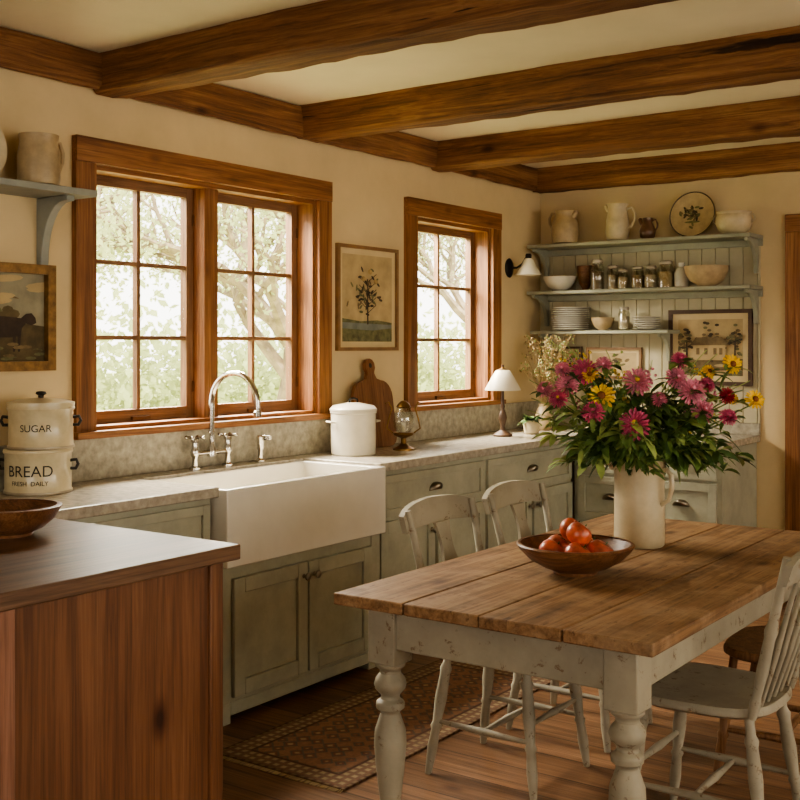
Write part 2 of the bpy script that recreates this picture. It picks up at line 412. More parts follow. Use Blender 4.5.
def unit(b,x0,x1,F,drawer=True,doors=2,split=None):
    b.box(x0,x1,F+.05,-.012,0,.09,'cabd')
    b.box(x0,x1,F,-.012,.09,.873,'cab')
    b.box(x0,x1,F+.006,F+.02,.0,.09,'cab')
    dn=split or 1; w=(x1-x0)/dn
    for i in range(dn):
        a=x0+i*w+.02; c=x0+(i+1)*w-.02
        shaker(b,a,c,.66,.85,F,r=.035,t=.018); cup(b,(a+c)/2,F-.008,.75)
    w=(x1-x0)/doors
    for i in range(doors):
        a=x0+i*w+.015; c=x0+(i+1)*w-.015
        shaker(b,a,c,.12,.64,F)
        knob(b,c-.03 if i%2==0 else a+.03,F-.02,.56)
unit(b,1.1,2.18,F); unit(b,2.18,3.075,F)
unit(b,4.125,5.07,F); unit(b,5.07,6.07,F)
b.finish('base_cabinet',(WX,0,0),R90,bevel=.003,seg=1)
b=B()
F=-.57
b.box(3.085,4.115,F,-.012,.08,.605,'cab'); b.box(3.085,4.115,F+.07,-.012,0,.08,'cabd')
b.box(3.085,3.16,F,F+.06,0,.08,'cab'); b.box(4.04,4.115,F,F+.06,0,.08,'cab'); b.box(3.16,4.04,F,F+.02,.03,.08,'cab')
shaker(b,3.16,3.595,.1,.555,F,r=.06); shaker(b,3.605,4.04,.1,.555,F,r=.06)
b.box(3.085,3.15,F-.006,F,.08,.605,'cab');b.box(4.05,4.115,F-.006,F,.08,.605,'cab')
knob(b,3.567,F-.02,.5); knob(b,3.633,F-.02,.5)
b.finish('sink_cabinet',(WX,0,0),R90,bevel=.003,seg=1)
b=B()
x0,x1=-3.05,-2.15; F=-.6
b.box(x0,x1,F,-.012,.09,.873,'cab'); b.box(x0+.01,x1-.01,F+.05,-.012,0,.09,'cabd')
b.box(x0,x1,F+.01,F+.02,0,.09,'cab'); b.box(x1-.015,x1,F+.01,-.012,0,.09,'cab')
for a,c in ((x0+.03,-2.61),(-2.59,x1-.03)):
    shaker(b,a,c,.70,.85,F,r=.035,t=.018); cup(b,(a+c)/2,F-.008,.775)
    shaker(b,a,c,.42,.68,F,r=.045,t=.018); cup(b,(a+c)/2,F-.008,.55)
    shaker(b,a,c,.12,.40,F,r=.045,t=.018); cup(b,(a+c)/2,F-.008,.26)
b.finish('corner_cabinet',(0,BY,0),0,bevel=.003,seg=1)
b=B(); z0,z1=.875,CT
b.box(-3.598,-3.02,.98,3.088,z0,z1,'stone')
b.box(-3.598,-3.47,3.088,4.112,z0,z1,'stone')
b.box(-3.598,-3.02,4.112,6.708,z0,z1,'stone')
b.box(-3.02,-2.13,6.08,6.708,z0,z1,'stone')
b.finish('countertop',bevel=.005)
b=B(); b.box(-3.599,-3.578,.98,6.685,CT,1.08,'stoneb'); b.finish('stone_backsplash',bevel=.003)
b=B(); b.box(-3.578,-2.13,BY-.022,BY-.0005,CT,.985,'stoneb'); b.finish('stone_backsplash',bevel=.003)
# sink
def sink():
    b=B(); x0,x1,y0,y1,z0,z1=-3.468,-2.985,3.092,4.108,.607,.905
    t=.035; zi=z0+.06
    o=[(x0,y0),(x1,y0),(x1,y1),(x0,y1)]; i=[(x0+.03,y0+t),(x1-t,y0+t),(x1-t,y1-t),(x0+.03,y1-t)]
    vs=[(x,y,z0) for x,y in o]+[(x,y,z1) for x,y in o]+[(x,y,z1) for x,y in i]+[(x,y,zi) for x,y in i]
    fs=[(3,2,1,0)]+[(a,(a+1)%4,4+(a+1)%4,4+a) for a in range(4)]+[(4+a,4+(a+1)%4,8+(a+1)%4,8+a) for a in range(4)]+[(8+a,8+(a+1)%4,12+(a+1)%4,12+a) for a in range(4)]+[(12,13,14,15)]
    b.add(vs,fs,'sink'); b.lathe([(0,0),(.04,0),(.045,.003),(.0,.004)],'chrome',c=(-3.23,3.6,zi+.001))
    b.finish('farmhouse_sink',bevel=.014,seg=4)
sink()
# faucet
b=B(); k='chrome'; fy=3.52; fx=-3.525
for dy in (-.1,.1):
    b.lathe([(0,0),(.026,0),(.026,.008),(.014,.016),(.012,.05),(.018,.06),(.02,.075),(.014,.09),(.013,.115),(.018,.12),(.018,.13),(0,.135)],k,c=(0,dy,0),n=20)
    for a in range(4):
        an=a*PI/2+.5; b.tube([(0,dy,.135),(.035*math.cos(an),dy+.035*math.sin(an),.137)],.006,k,8); b.sphere((.038*math.cos(an),dy+.038*math.sin(an),.137),.009,'chrome',n=10,m=6)
b.tube([(0,-.1,.068),(0,.1,.068)],.011,k,12)
b.lathe([(0,0),(.02,0),(.02,.03),(.013,.045),(.012,.1),(.016,.105),(.012,.11),(0,.111)],k,c=(0,0,.05),n=20)
pts=[(0,0,.1),(0,0,.2),(0,0,.28)]+[(.13-.13*math.cos(PI*i/14),.01*i/14,.285+.13*math.sin(PI*i/14)) for i in range(15)]+[(.26,.01,.265),(.26,.01,.25)]
b.tube(pts,.0125,k,12); b.lathe([(0,0),(.017,0),(.017,.02),(.012,.025),(0,.026)],k,c=(.26,.01,.232),n=16)
b.finish('bridge_faucet',(fx,fy+.035,CT),.0)
b=B(); b.lathe([(0,0),(.024,0),(.024,.008),(.013,.014),(.012,.05),(.017,.06),(.018,.1),(.02,.115),(0,.12)],k,n=18); b.box(-.012,.05,-.012,.012,.1,.122,k); b.finish('sink_sprayer',(-3.525,3.87,CT),.3,bevel=.002)

# ---------------- peninsula -----------------
b=B()
b.box(-2.98,-2.04,.85,2.165,.892,.932,'islt'); 
b.box(-2.95,-2.07,.95,2.115,0,.892,'isl')
b.box(-2.09,-2.055,1.40,1.49,0,.8915,'islpost'); b.box(-2.085,-2.06,2.075,2.121,0,.8915,'isl')
b.finish('kitchen_island',bevel=.004)
b=B(); b.vessel([(.06,0),(.062,.008),(.09,.02),(.12,.045),(.137,.075),(.14,.08),(.134,.082)],'bowlw',t=.009,n=40); b.finish('wooden_bowl',(-2.65,1.90,.932))

# ---------------- table ---------------
b=B(); tx0,tx1,ty0,ty1=-1.975,-1.03,2.465,4.28
nb=4; w=(tx1-tx0)/nb
for i in range(nb): b.box(tx0+i*w+.0018,tx0+(i+1)*w-.0018,ty0+(.002 if i%2 else 0),ty1,.727,.76,'table')
i_=.07; az0,az1=.605,.727
for (x0,x1,y0,y1) in ((tx0+i_+.08,tx1-i_-.08,ty0+i_+.012,ty0+i_+.037),(tx0+i_+.08,tx1-i_-.08,ty1-i_-.037,ty1-i_-.012),(tx0+i_+.012,tx0+i_+.037,ty0+i_+.08,ty1-i_-.08),(tx1-i_-.037,tx1-i_-.012,ty0+i_+.08,ty1-i_-.08)):
    b.box(x0,x1,y0,y1,az0,az1,'tpaint')
for lx in (tx0+i_+.045,tx1-i_-.045):
    for ly in (ty0+i_+.045,ty1-i_-.045):
        h=.045; b.box(lx-h,lx+h,ly-h,ly+h,.56,.7265,'tpaint')
        pr=[(0,0),(.02,0),(.028,.02),(.03,.05),(.024,.075),(.02,.085),(.032,.095),(.033,.11),(.022,.12),(.027,.15),(.04,.26),(.046,.33),(.044,.37),(.03,.41),(.026,.42),(.04,.432),(.041,.448),(.028,.458),(.026,.468),(.042,.485),(.046,.50),(.042,.515),(.03,.53),(.03,.54),(.043,.55),(.043,.56),(0,.56)]
        b.lathe(pr,'tpaint',c=(lx,ly,0),n=28)
b.finish('dining_table',bevel=.004)

# ---------------- chairs ------------
def chair(loc,rot,style='splat',k='cpaint'):
    b=B(); sz=.45
    def outline(s,z):
        pts=[]
        for j in range(36):
            a=2*PI*j/36; c,s_=math.cos(a),math.sin(a)
            e=.62
            x=.205*math.copysign(abs(c)**e,c); y=.21*math.copysign(abs(s_)**e,s_)
            y*=1+.06*x/.2
            pts.append((x*s,y*s,z))
        return pts
    b.loft([outline(.93,sz-.032),outline(1,sz-.022),outline(1,sz-.008),outline(.97,sz),outline(.7,sz-.006),outline(.3,sz-.01)],k)
    leg=[(0,.011),(.06,.013),(.2,.018),(.35,.015),(.38,.020),(.41,.015),(.6,.021),(.8,.017),(.84,.021),(.88,.014),(1,.014)]
    tops=[(.15,.15),(.15,-.15),(-.15,.14),(-.15,-.14)]; bots=[(.20,.19),(.20,-.19),(-.21,.18),(-.21,-.18)]
    for t,o in zip(tops,bots): b.turned((o[0],o[1],0),(t[0],t[1],sz-.025),leg,k,14)
    def at(i,f): return Vector((bots[i][0],bots[i][1],0)).lerp(Vector((tops[i][0],tops[i][1],sz-.025)),f)
    sp=[(0,.007),(.3,.01),(.5,.013),(.7,.01),(1,.007)]
    b.turned(at(0,.42),at(2,.42),sp,k,10); b.turned(at(1,.42),at(3,.42),sp,k,10)
    m1=at(0,.42).lerp(at(2,.42),.5); m2=at(1,.42).lerp(at(3,.42),.5); b.turned(m1,m2,sp,k,10)
    b.turned(at(0,.55),at(1,.55),sp,k,10)
    for s in (-1,1):
        b.turned((-.17,s*.175,sz-.02),(-.275,s*.205,.885),[(0,.012),(.1,.016),(.14,.012),(.3,.017),(.5,.015),(.55,.019),(.6,.014),(1,.012)],k,14)
    rings=[]
    for i in range(17):
        t=-1+i/8; y=.232*t; x=-.268-.03*(1-t*t)
        zl=.812+.012*(1-t*t); zh=.882+.028*math.cos(t*PI/2)**.7-.014*abs(t)**6
        x2=x-.018
        rings.append([(x+.011,y,zl),(x2+.011,y,zh),(x2-.011,y,zh),(x-.011,y,zl)])
    b.loft(rings,k)
    if style=='splat':
        rings=[]
        for i in range(15):
            t=i/14; z=sz-.012+(.825-sz+.012)*t; x=-.165-.11*t
            w=.024+.03*math.exp(-((t-.55)/.16)**2)+.012*math.exp(-((t-.05)/.1)**2)+.022*t**6
            rings.append([(x+.006,-w,z),(x+.006,w,z),(x-.006,w,z),(x-.006,-w,z)])
        b.loft(rings,k)
        rings=[]
        for i in range(13):
            t=-1+i/6; y=.185*t; x=-.212-.02*(1-t*t)
            rings.append([(x+.007,y,.60),(x,y,.635),(x-.014,y,.635),(x-.007,y,.60)])
        b.loft(rings,k)
    else:
        for q in (-.12,-.06,0,.06,.12):
            b.turned((-.172,q,sz-.01),(-.292+abs(q)*.08,q*1.12,.825),[(0,.007),(.4,.011),(.7,.008),(1,.006)],k,10)
    b.finish('dining_chair',loc,rot,ang=50)
chair((-1.925,3.36,0),0); chair((-1.925,3.905,0),0)
chair((-1.17,3.25,0),PI,'spindle')
chair((-1.12,3.86,0),PI+.05,'spindle','chairw')

# ---------------- rug ---------------
b=B()
b.box(-.29,.29,-.75,.75,0,.008,'rug')
for i in range(70):
    x=-.285+i*.57/69
    for s in (-1,1): b.tube([(x,s*.75,.004),(x+random.uniform(-.005,.005),s*.772,.003)],.0018,'papd',4)
b.finish('persian_rug',(-2.56,3.64,0),.0)

# ------------- bouquet -----------
vx,vy=-1.58,3.66; ang=math.radians(35.3)
b=B(); b.vessel([(.080,0),(.085,.006),(.087,.03),(.086,.12),(.085,.2),(.086,.25),(.09,.28),(.096,.298),(.093,.302)],'pitch',t=.005,n=40)
ha=math.radians(-42)
b.tube([(r*math.cos(ha),r*math.sin(ha),z) for r,z in ((.08,.262),(.105,.268),(.122,.25),(.124,.21),(.112,.165),(.08,.145))],[.008,.008,.009,.009,.008,.008],'pitch',10)
b.tube([(-.085,0,.27),(-.1,0,.292),(-.112,0,.302)],[.02,.016,.008],'pitch',10)
b.finish('enamel_pitcher',(vx,vy,.76),ang)
b=B()
def bloom(b,p,n,r,k,kc,layers=3,np=16,cup_=.25):
    n=Vector(n).normalized(); q=n.to_track_quat('Z','Y').to_matrix().to_4x4(); old=b.M; b.M=Matrix.Translation(p)@q
    for L in range(layers):
        rr=r*(1-.19*L); zz=.10*r*L; cu=cup_+.26*L
        for j in range(np-2*L):
            a=2*PI*(j+.5*L)/(np-2*L)+random.uniform(-.08,.08); ca,sa=math.cos(a),math.sin(a); w=rr*2.6/(np-2*L)*1.45
            rl=rr*random.uniform(.9,1.06)
            vs=[(ca*r*.12,sa*r*.12,zz)]
            for t,ww in ((.5,.8),(.88,.95)):
                z=zz+rl*cu*t*t*(.8 if L==0 else 1)-(.12*rl if t>.8 and L==0 else 0)
                vs+=[(ca*rl*t-sa*w*ww/2,sa*rl*t+ca*w*ww/2,z+.002),(ca*rl*t,sa*rl*t,z-.002),(ca*rl*t+sa*w*ww/2,sa*rl*t-ca*w*ww/2,z+.002)]
            vs.append((ca*rl,sa*rl,zz+rl*cu*.9-(.16*rl if L==0 else 0)))
            b.add(vs,[(0,1,2),(0,2,3),(1,4,5,2),(2,5,6,3),(4,7,5),(5,7,6)],k)
    if layers<4: b.sphere((0,0,.1*r*layers),r*.3,kc,(1,1,.6),10,6)
    else: b.sphere((0,0,.1*r*layers),r*.17,kc,(1,1,.8),8,6)
    b.lathe([(0,-.35*r),(.15*r,-.3*r),(.3*r,-.05*r),(.2*r,0)],'gr1',n=8)
    b.M=old
S=.00345
fl=[(582,371,12,'pink'),(564,385,12,'pinkl'),(553,397,9,'pink'),(584,409,11,'pink'),(632,381,14,'pinkl'),(625,421,15,'pink'),(668,377,11,'pinkl'),(681,390,14,'pinkl'),(691,409,12,'pinkl'),(713,414,9,'pink'),(672,360,9,'pink'),(560,369,8,'pinkl'),(716,394,8,'red'),(598,364,8,'pinkl'),
(596,395,13,'yel'),(586,374,8,'yel'),(725,364,10,'yel'),(726,397,8,'yel'),(743,398,10,'yel'),(704,371,7,'yel'),(541,388,8,'pinkl'),(700,384,8,'pink'),(652,398,8,'pinkl')]
def curve(p0,p1,n=6):
    p0=Vector(p0);p1=Vector(p1); mid=Vector((p0.x+(p1.x-p0.x)*.25,p0.y+(p1.y-p0.y)*.25,p0.z+(p1.z-p0.z)*.6))
    return [p0*(1-t)**2+mid*2*t*(1-t)+p1*t*t for t in [i/n for i in range(n+1)]]
greens=['gr1','gr2','gr1','gr3']
for (px,py,r,k) in fl:
    x=(px-640)*S; z=.69-(py-345)*S; y=random.uniform(-.15,-.06)-(.07 if py>400 else 0)
    p=Vector((x,y,z)); st=curve((random.uniform(-.04,.04),random.uniform(-.03,.03),.2),p+Vector((0,.0,-.012)))
    b.tube(st,.0024,'gr1',6)
    nrm=Vector((x*1.2+random.uniform(-.2,.2),-1+random.uniform(-.2,.2),.35+random.uniform(-.2,.4)))
    if k=='yel': bloom(b,p,nrm,r*S*1.1,'yel','fcen',2,15,.12)
    else: bloom(b,p,nrm,r*S*1.10,k,k if random.random()<.7 else 'yel2',5,20,.14)
    for q in st[2:]:
        for _ in range(3):
            d=Vector((random.uniform(-1,1),random.uniform(-1,.5),random.uniform(-.2,.7)))
            b.leaf(q,d,random.uniform(.05,.10),random.uniform(.009,.017),random.choice(greens),.4)
for i in range(90):
    a=random.uniform(0,2*PI); el=random.uniform(-.16,1.35); R=random.uniform(.18,.33)*(1.0 if el>.5 else .93)
    e=Vector((math.cos(a)*math.cos(el)*R*1.08,math.sin(a)*math.cos(el)*R*.75,.30+math.sin(el)*R*.95))
    s0=Vector((math.cos(a)*.05,math.sin(a)*.05,.25))
    mid=Vector((e.x*.4,e.y*.4,max(e.z,.36)*.5+.17))
    st=[s0*(1-t)**2+mid*2*t*(1-t)+e*t*t for t in [j/6 for j in range(7)]]
    for q in st[1:]:
        if abs(q.x)<.09 and abs(q.y)<.09 and q.z<.3: q.z=.31
    b.tube(st,.0018,'gr2',5)
    gk=random.choice(greens)
    for q in st[2:]:
        for _ in range(4):
            d=Vector((math.cos(a)+random.uniform(-1,1),math.sin(a)+random.uniform(-1,1),random.uniform(-.4,.9)))
            b.leaf(q,d,random.uniform(.045,.09),random.uniform(.008,.017),gk if random.random()<.7 else random.choice(greens),.45)
for (px,py) in ((545,352),(556,346),(610,350),(618,360),(650,360),(706,350),(722,354),(738,384),(532,398),(690,356),(574,352),(735,410),(530,380),(565,342),(640,366),(538,372),(548,340),(745,380),(528,410)):
    x=(px-640)*S; z=.69-(py-345)*S; y=random.uniform(-.08,.08); st=curve((0,0,.25),(x,y,z)); b.tube(st,.0016,'gr3',5)
    k=random.choice(['yel2','yel2','gr3','pinkl','gr3'])
    for j in range(30):
        t=random.uniform(.72,1); q=st[int(t*6)]+Vector((random.gauss(0,.014),random.gauss(0,.014),random.gauss(0,.016)))
        b.sphere(q,random.uniform(.003,.006),k,n=6,m=4)
b.finish('flower_bouquet',(vx,vy,.76),ang,ang=60)

# fruit bowl
b=B(); b.vessel([(.065,0),(.068,.01),(.1,.022),(.14,.045),(.168,.073),(.178,.088),(.174,.092)],'bowlw',t=.009,n=48); b.finish('fruit_bowl',(-1.545,3.10,.76))
def fruit(p,r,rx):
    b=B(); prof=[]
    n=14
    for i in range(n+1):
        a=-PI/2+PI*i/n; prof.append((r*math.cos(a)**.85 if math.cos(a)>0 else 0, r*.88*math.sin(a)-(.012*math.exp(-((PI/2-a)/.35)**2))))
    b.lathe(prof,'apple',n=24)
    b.tube([(0,0,r*.86-.014),(.002,.001,r*.86+.004)],.002,'gr2',6)
    for j in range(5): b.leaf((0,0,r*.86-.008),(math.cos(j*1.256),math.sin(j*1.256),.3),.016,.003,'gr2',.5)
    o=b.finish('tomato',p); o.rotation_euler=(rx,rx*.7,rx*3)
cx_,cy_=-1.545,3.10
for j in range(5):
    a=j*2*PI/5+.25; fruit((cx_+.075*math.cos(a),cy_+.075*math.sin(a),.826),.0425,.5*(-1)**j)
for j in range(2):
    a=j*PI+2.3; fruit((cx_+.04*math.cos(a),cy_+.04*math.sin(a),.884),.039,-.6*(-1)**j)

# ------------ curved text ------------
def text_pts(txt,size):
    cu=bpy.data.curves.new('t','FONT'); cu.body=txt; cu.size=size; cu.align_x='CENTER'; cu.extrude=0
    o=bpy.data.objects.new('t',cu); bpy.context.scene.collection.objects.link(o); bpy.context.view_layer.update()
    me=bpy.data.meshes.new_from_object(o.evaluated_get(bpy.context.evaluated_depsgraph_get()))
    vs=[v.co.copy() for v in me.vertices]; fs=[tuple(p.vertices) for p in me.polygons]
    bpy.data.objects.remove(o); bpy.data.meshes.remove(me); return vs,fs
def label(b,txt,size,r,z,a0=-PI/2):
    vs,fs=text_pts(txt,size)
    b.add([((r)*math.cos(a0+v.x/r),(r)*math.sin(a0+v.x/r),z+v.y) for v in vs],fs,'ink')
def canister(name,loc,rot,r,h,txt,size,lid,sub=None):
    b=B(); 
    b.lathe([(0,0),(r-.004,0),(r,.004),(r,.012),(r-.003,.016),(r-.003,h-.02),(r,h-.015),(r+.002,h-.006),(r,h),(0,h)],'enamc',n=48)
    b.lathe([(r+.0006,h-.016),(r+.003,h-.01),(r+.0006,h-.004)],'enamc',n=48)
    b.lathe([(r+.0004,.001),(r+.002,.006),(r+.0004,.011)],'lid',n=48)
    for s in (-1,1): b.tube([(s*(r-.005),0,h*.72),(s*(r+.018),0,h*.74),(s*(r+.024),0,h*.64),(s*(r+.016),0,h*.54),(s*(r-.005),0,h*.54)],.006,'ink',8)
    label(b,txt,size,r-.0012,h*.42)
    if sub: label(b,sub,size*.4,r-.0012,h*.22)
    if lid:
        b.lathe([(r+.002,h),(r+.002,h+.012),(r*.7,h+.022),(.02,h+.028),(0,h+.028)],'enamc',n=48)
        b.lathe([(0,h+.028),(.01,h+.028),(.01,h+.036),(.02,h+.042),(.016,h+.05),(0,h+.052)],'ink',n=16)
    b.finish(name,loc,rot)
cx,cy=-3.455,2.60
canister('bread_canister',(cx,cy,CT),.65,.12,.16,'BREAD',.056,False,'FRESH  DAILY')
canister('sugar_canister',(cx+.003,cy+.01,CT+.1605),.75,.117,.155,'SUGAR',.036,True)
b=B(); r=.11
b.lathe([(0,0),(r-.006,0),(r,.006),(r,.2),(r+.004,.205),(r+.004,.215),(0,.215)],'enam',n=40)
b.lathe([(r+.006,.2155),(r+.006,.224),(r-.01,.24),(.03,.254),(0,.255)],'enam',n=40)
b.tube([(-.022,0,.253),(-.02,0,.27),(0,0,.276),(.02,0,.27),(.022,0,.253)],.005,'black',8)
for s in (-1,1): b.tube([(s*r,-.03,.16),(s*(r+.02),-.028,.163),(s*(r+.022),0,.163),(s*(r+.02),.028,.163),(s*r,.03,.16)],.005,'enam',8)
b.finish('enamel_crock',(-3.38,4.38,CT),1.1)
# cutting board leaning on wall
b=B(); pts=[]
hw,hh=.17,.35
for cx_,cz_,a0 in ((hw-.06,.06,-PI/2),(hw-.09,hh-.09,0)):
    for j in range(7):
        rr=.06 if cz_<.1 else .09; a=a0+PI/2*j/6; pts.append((cx_+rr*math.cos(a),0,cz_+rr*math.sin(a)))
pts+=[(.045,0,hh+.01),(.03,0,hh+.035)]
for j in range(9):
    a=-PI/4+ (1.5*PI)*j/8; pts.append((.042*math.cos(a),0,hh+.075+.042*math.sin(a)))
pts+=[(-.03,0,hh+.035),(-.045,0,hh+.01)]
for cx_,cz_,a0 in ((-hw+.09,hh-.09,PI/2),(-hw+.06,.06,PI)):
    for j in range(7):
        rr=.06 if cz_<.1 else .09; a=a0+PI/2*j/6; pts.append((cx_+rr*math.cos(a),0,cz_+rr*math.sin(a)))
b.prism(pts,(0,.02,0),'board')
b.M=Matrix.Translation((0,-.0005,hh+.08))@Matrix.Rotation(PI/2,4,'X'); b.lathe([(0,0),(.013,0),(.013,.0006),(0,.0006)],'ink',n=18); b.M=Matrix.Identity(4)
o=b.finish('cutting_board',(-3.495,4.75,CT+.002),R90,bevel=.004); o.rotation_euler=(-.14,0,R90)
# lantern
b=B()
b.lathe([(0,0),(.055,0),(.055,.008),(.03,.02),(.014,.035),(.014,.06),(.05,.075),(.055,.085),(.05,.09),(0,.09)],'brass',n=24)
b.lathe([(.035,.09),(.05,.12),(.055,.15),(.048,.19),(.034,.215),(.032,.215),(.046,.19),(.053,.15),(.048,.12),(.033,.091)],'jar',n=24)
b.lathe([(0,.09),(.012,.09),(.012,.14),(0,.142)],'enam',n=12)
b.lathe([(.034,.215),(.038,.22),(.03,.235),(.012,.25),(0,.252)],'brass',n=24)
for s in (-1,1): b.tube([(s*.05,0,.085),(s*.085,0,.11),(s*.075,0,.16),(s*.06,0,.21),(s*.075,0,.245),(s*.095,0,.235)],.004,'brass',8)
b.finish('hurricane_lantern',(-3.32,4.72,CT),.6)
# table lamp
b=B()
b.lathe([(0,0),(.055,0),(.058,.01),(.04,.022),(.018,.035),(.012,.06),(.02,.085),(.026,.11),(.018,.14),(.01,.16),(.014,.175),(.01,.19),(.008,.25),(.008,.42),(0,.42)],'framed',n=20)
b.lathe([(.105,.27),(.104,.278),(.07,.34),(.042,.385),(.035,.388),(.033,.384),(.066,.335),(.1,.27)],'shade',n=32)
b.lathe([(.036,.386),(.02,.396),(.01,.40),(.0,.43)],'brass',n=16)
b.finish('table_lamp',(-3.34,5.76,CT))
# wall sconce
b=B()
b.M=Matrix.Rotation(PI/2,4,'Y'); b.lathe([(0,0),(.045,0),(.048,.008),(.035,.018),(.012,.024),(0,.024)],'black',n=24,sx=1.3); b.M=Matrix.Identity(4)
b.tube([(.02,0,0),(.06,0,.0),(.1,0,.02),(.125,0,.055),(.14,0,.07)],.007,'black',8)
b.lathe([(0,.085),(.016,.085),(.02,.075),(.018,.05),(0,.05)],'black',c=(.145,0,0),n=16)
b.lathe([(.02,.055),(.03,.045),(.05,.0),(.082,-.045),(.08,-.048),(.047,-.003),(.026,.04),(.018,.05)],'shade',c=(.145,0,0),n=28)
b.finish('wall_sconce',(WX,6.28,1.94))

# ------------ shelves ---------------
def bracket(b,x,y0,z,d,h,t,k):
    pts=[(x,y0,z),(x,y0-d,z),(x,y0-d,z-.02)]
    for j in range(9):
        a=PI/2*j/8; pts.append((x,y0-d+.02+(d-.05)*math.sin(a),z-.02-(h-.05)*(1-math.cos(a))))
    pts+=[(x,y0-.025,z-h),(x,y0,z-h)]
    b.prism(pts,(t,0,0),k)
b=B()
SR=-2.11
z1_,z2_,z3_=2.075,1.775,1.52
b.box(-3.57,SR,BY-.25,BY-.016,z1_,z1_+.022,'shelf'); b.box(-3.57,SR,BY-.25,BY-.016,z2_,z2_+.022,'shelf'); b.box(-3.56,-2.62,BY-.22,BY-.016,z3_,z3_+.022,'shelf')
b.box(-3.57,SR,BY-.035,BY-.016,z1_-.04,z1_,'shelf'); b.box(-3.57,SR,BY-.035,BY-.016,z2_-.04,z2_,'shelf')
for x in (-3.55,SR-.05):
    bracket(b,x,BY-.016,z1_,.2,.2,.025,'shelf'); bracket(b,x,BY-.016,z2_,.2,.2,.025,'shelf')
for x in (-3.52,-2.70): bracket(b,x,BY-.016,z3_,.17,.17,.022,'shelf')
b.finish('wall_shelf',bevel=.003,seg=1)
b=B(); b.box(-1.2,-.06,-.22,0,2.005,2.03,'shelfb'); bracket(b,-.17,0,2.005,.18,.27,.035,'shelfb'); bracket(b,-1.1,0,2.005,.18,.27,.035,'shelfb')
b.finish('wall_shelf',(WX,2.87,0),R90,bevel=.003)
def handle(b,r1,z1,z2,out,rad,k,ang=0):
    ca,sa=math.cos(ang),math.sin(ang)
    P=[(r1-.004,z1),(r1+out*.6,z1+.008),(r1+out,z1-(z1-z2)*.25),(r1+out*.95,z1-(z1-z2)*.6),(r1+out*.45,z2+.004),(r1-.002,z2)]
    b.tube([(r*ca,r*sa,z) for r,z in P],rad,k,8)
def pot(name,loc,prof,k,hs=(),t=.006,rot=0,spout=None):
    b=B(); b.vessel(prof,k,t=t,n=32)
    for h in hs: handle(b,*h[:5],k,h[5])
    if spout: r,z,a=spout; ca,sa=math.cos(a),math.sin(a); b.tube([((r-.012)*ca,(r-.012)*sa,z-.035),((r+.008)*ca,(r+.008)*sa,z-.01),((r+.02)*ca,(r+.02)*sa,z)],[.022,.018,.01],k,10)
    return b.finish(name,loc,rot)
TT,T2,T3=z1_+.0225,z2_+.0225,z3_+.0225
yS=6.575
jugp=[(.05,0),(.068,.01),(.074,.06),(.073,.12),(.062,.16),(.052,.18),(.054,.205),(.06,.215)]
pot('stoneware_jug',(-3.35,yS,TT),[(r*1.2,z) for r,z in jugp],'stonew',[(.068,.2,.1,.045,.008,PI)],spout=(.066,.21,0))
pot('stoneware_pitcher',(-2.985,yS,TT),[(.05,0),(.064,.01),(.074,.06),(.07,.13),(.06,.18),(.06,.22),(.068,.235)],'stonewl',[(.065,.2,.08,.05,.009,0)],spout=(.062,.232,PI))
pot('brown_creamer',(-2.785,yS,TT),[(.03,0),(.045,.02),(.05,.055),(.038,.09),(.03,.11),(.034,.135)],'brownp',[(.036,.115,.05,.028,.006,0)],spout=(.034,.132,PI))
pot('tureen_bowl',(-2.245,yS,TT),[(.05,0),(.06,.006),(.09,.03),(.105,.07),(.103,.1),(.095,.12),(.102,.135)],'stonewl',[(.098,.11,.07,.025,.006,0),(.098,.11,.07,.025,.006,PI)])
def plate_up(name,loc,r,k,rot,decor=None,tilt=.2):
    b=B(); b.M=Matrix.Translation((0,0,r))@Matrix.Rotation(PI/2,4,'X')
    b.lathe([(0,0),(r*.6,0),(r*.65,.004),(r,.016),(r,.02),(r*.64,.009),(r*.58,.006),(0,.006)],k,n=48)
    if decor:
        z=.0068
        def blob(x,y,a,bb,th,kk):
            b.add([(x+a*math.cos(q)*math.cos(th)-bb*math.sin(q)*math.sin(th),y+a*math.cos(q)*math.sin(th)+bb*math.sin(q)*math.cos(th),z+random.uniform(0,.0012)) for q in [2*PI*j/10 for j in range(10)]],[tuple(range(10))],kk)
        for j in range(40): blob(random.gauss(0,.028),random.gauss(.01,.026),.016,.007,random.uniform(0,PI),random.choice(['pgreen','sepiad','sepia']))
        blob(0,-.045,.05,.008,0,'pgreen')
        n=48
        for j in range(n):
            a0=2*PI*j/n; a1=2*PI*(j+1)/n; ri,ro=r*.94,r*.99; zi,zo=.0184,.0200
            b.add([(ri*math.cos(a0),ri*math.sin(a0),zi),(ro*math.cos(a0),ro*math.sin(a0),zo),(ro*math.cos(a1),ro*math.sin(a1),zo),(ri*math.cos(a1),ri*math.sin(a1),zi)],[(0,1,2,3)],'sepiad')
    b.M=Matrix.Identity(4)
    o=b.finish(name,loc,rot); o.rotation_euler=(-tilt,0,rot); return o
plate_up('painted_plate',(-2.52,6.615,TT),.145,'stonew',0,True)
bowl=[(.035,0),(.04,.008),(.07,.025),(.092,.06),(.1,.085)]
pot('white_bowl',(-3.38,6.56,T2),[(r*1.1,z*1.1) for r,z in bowl],'china')
pot('brown_bowl',(-3.235,6.635,T2),[(r*.55,z*1.9) for r,z in bowl],'bowlw')
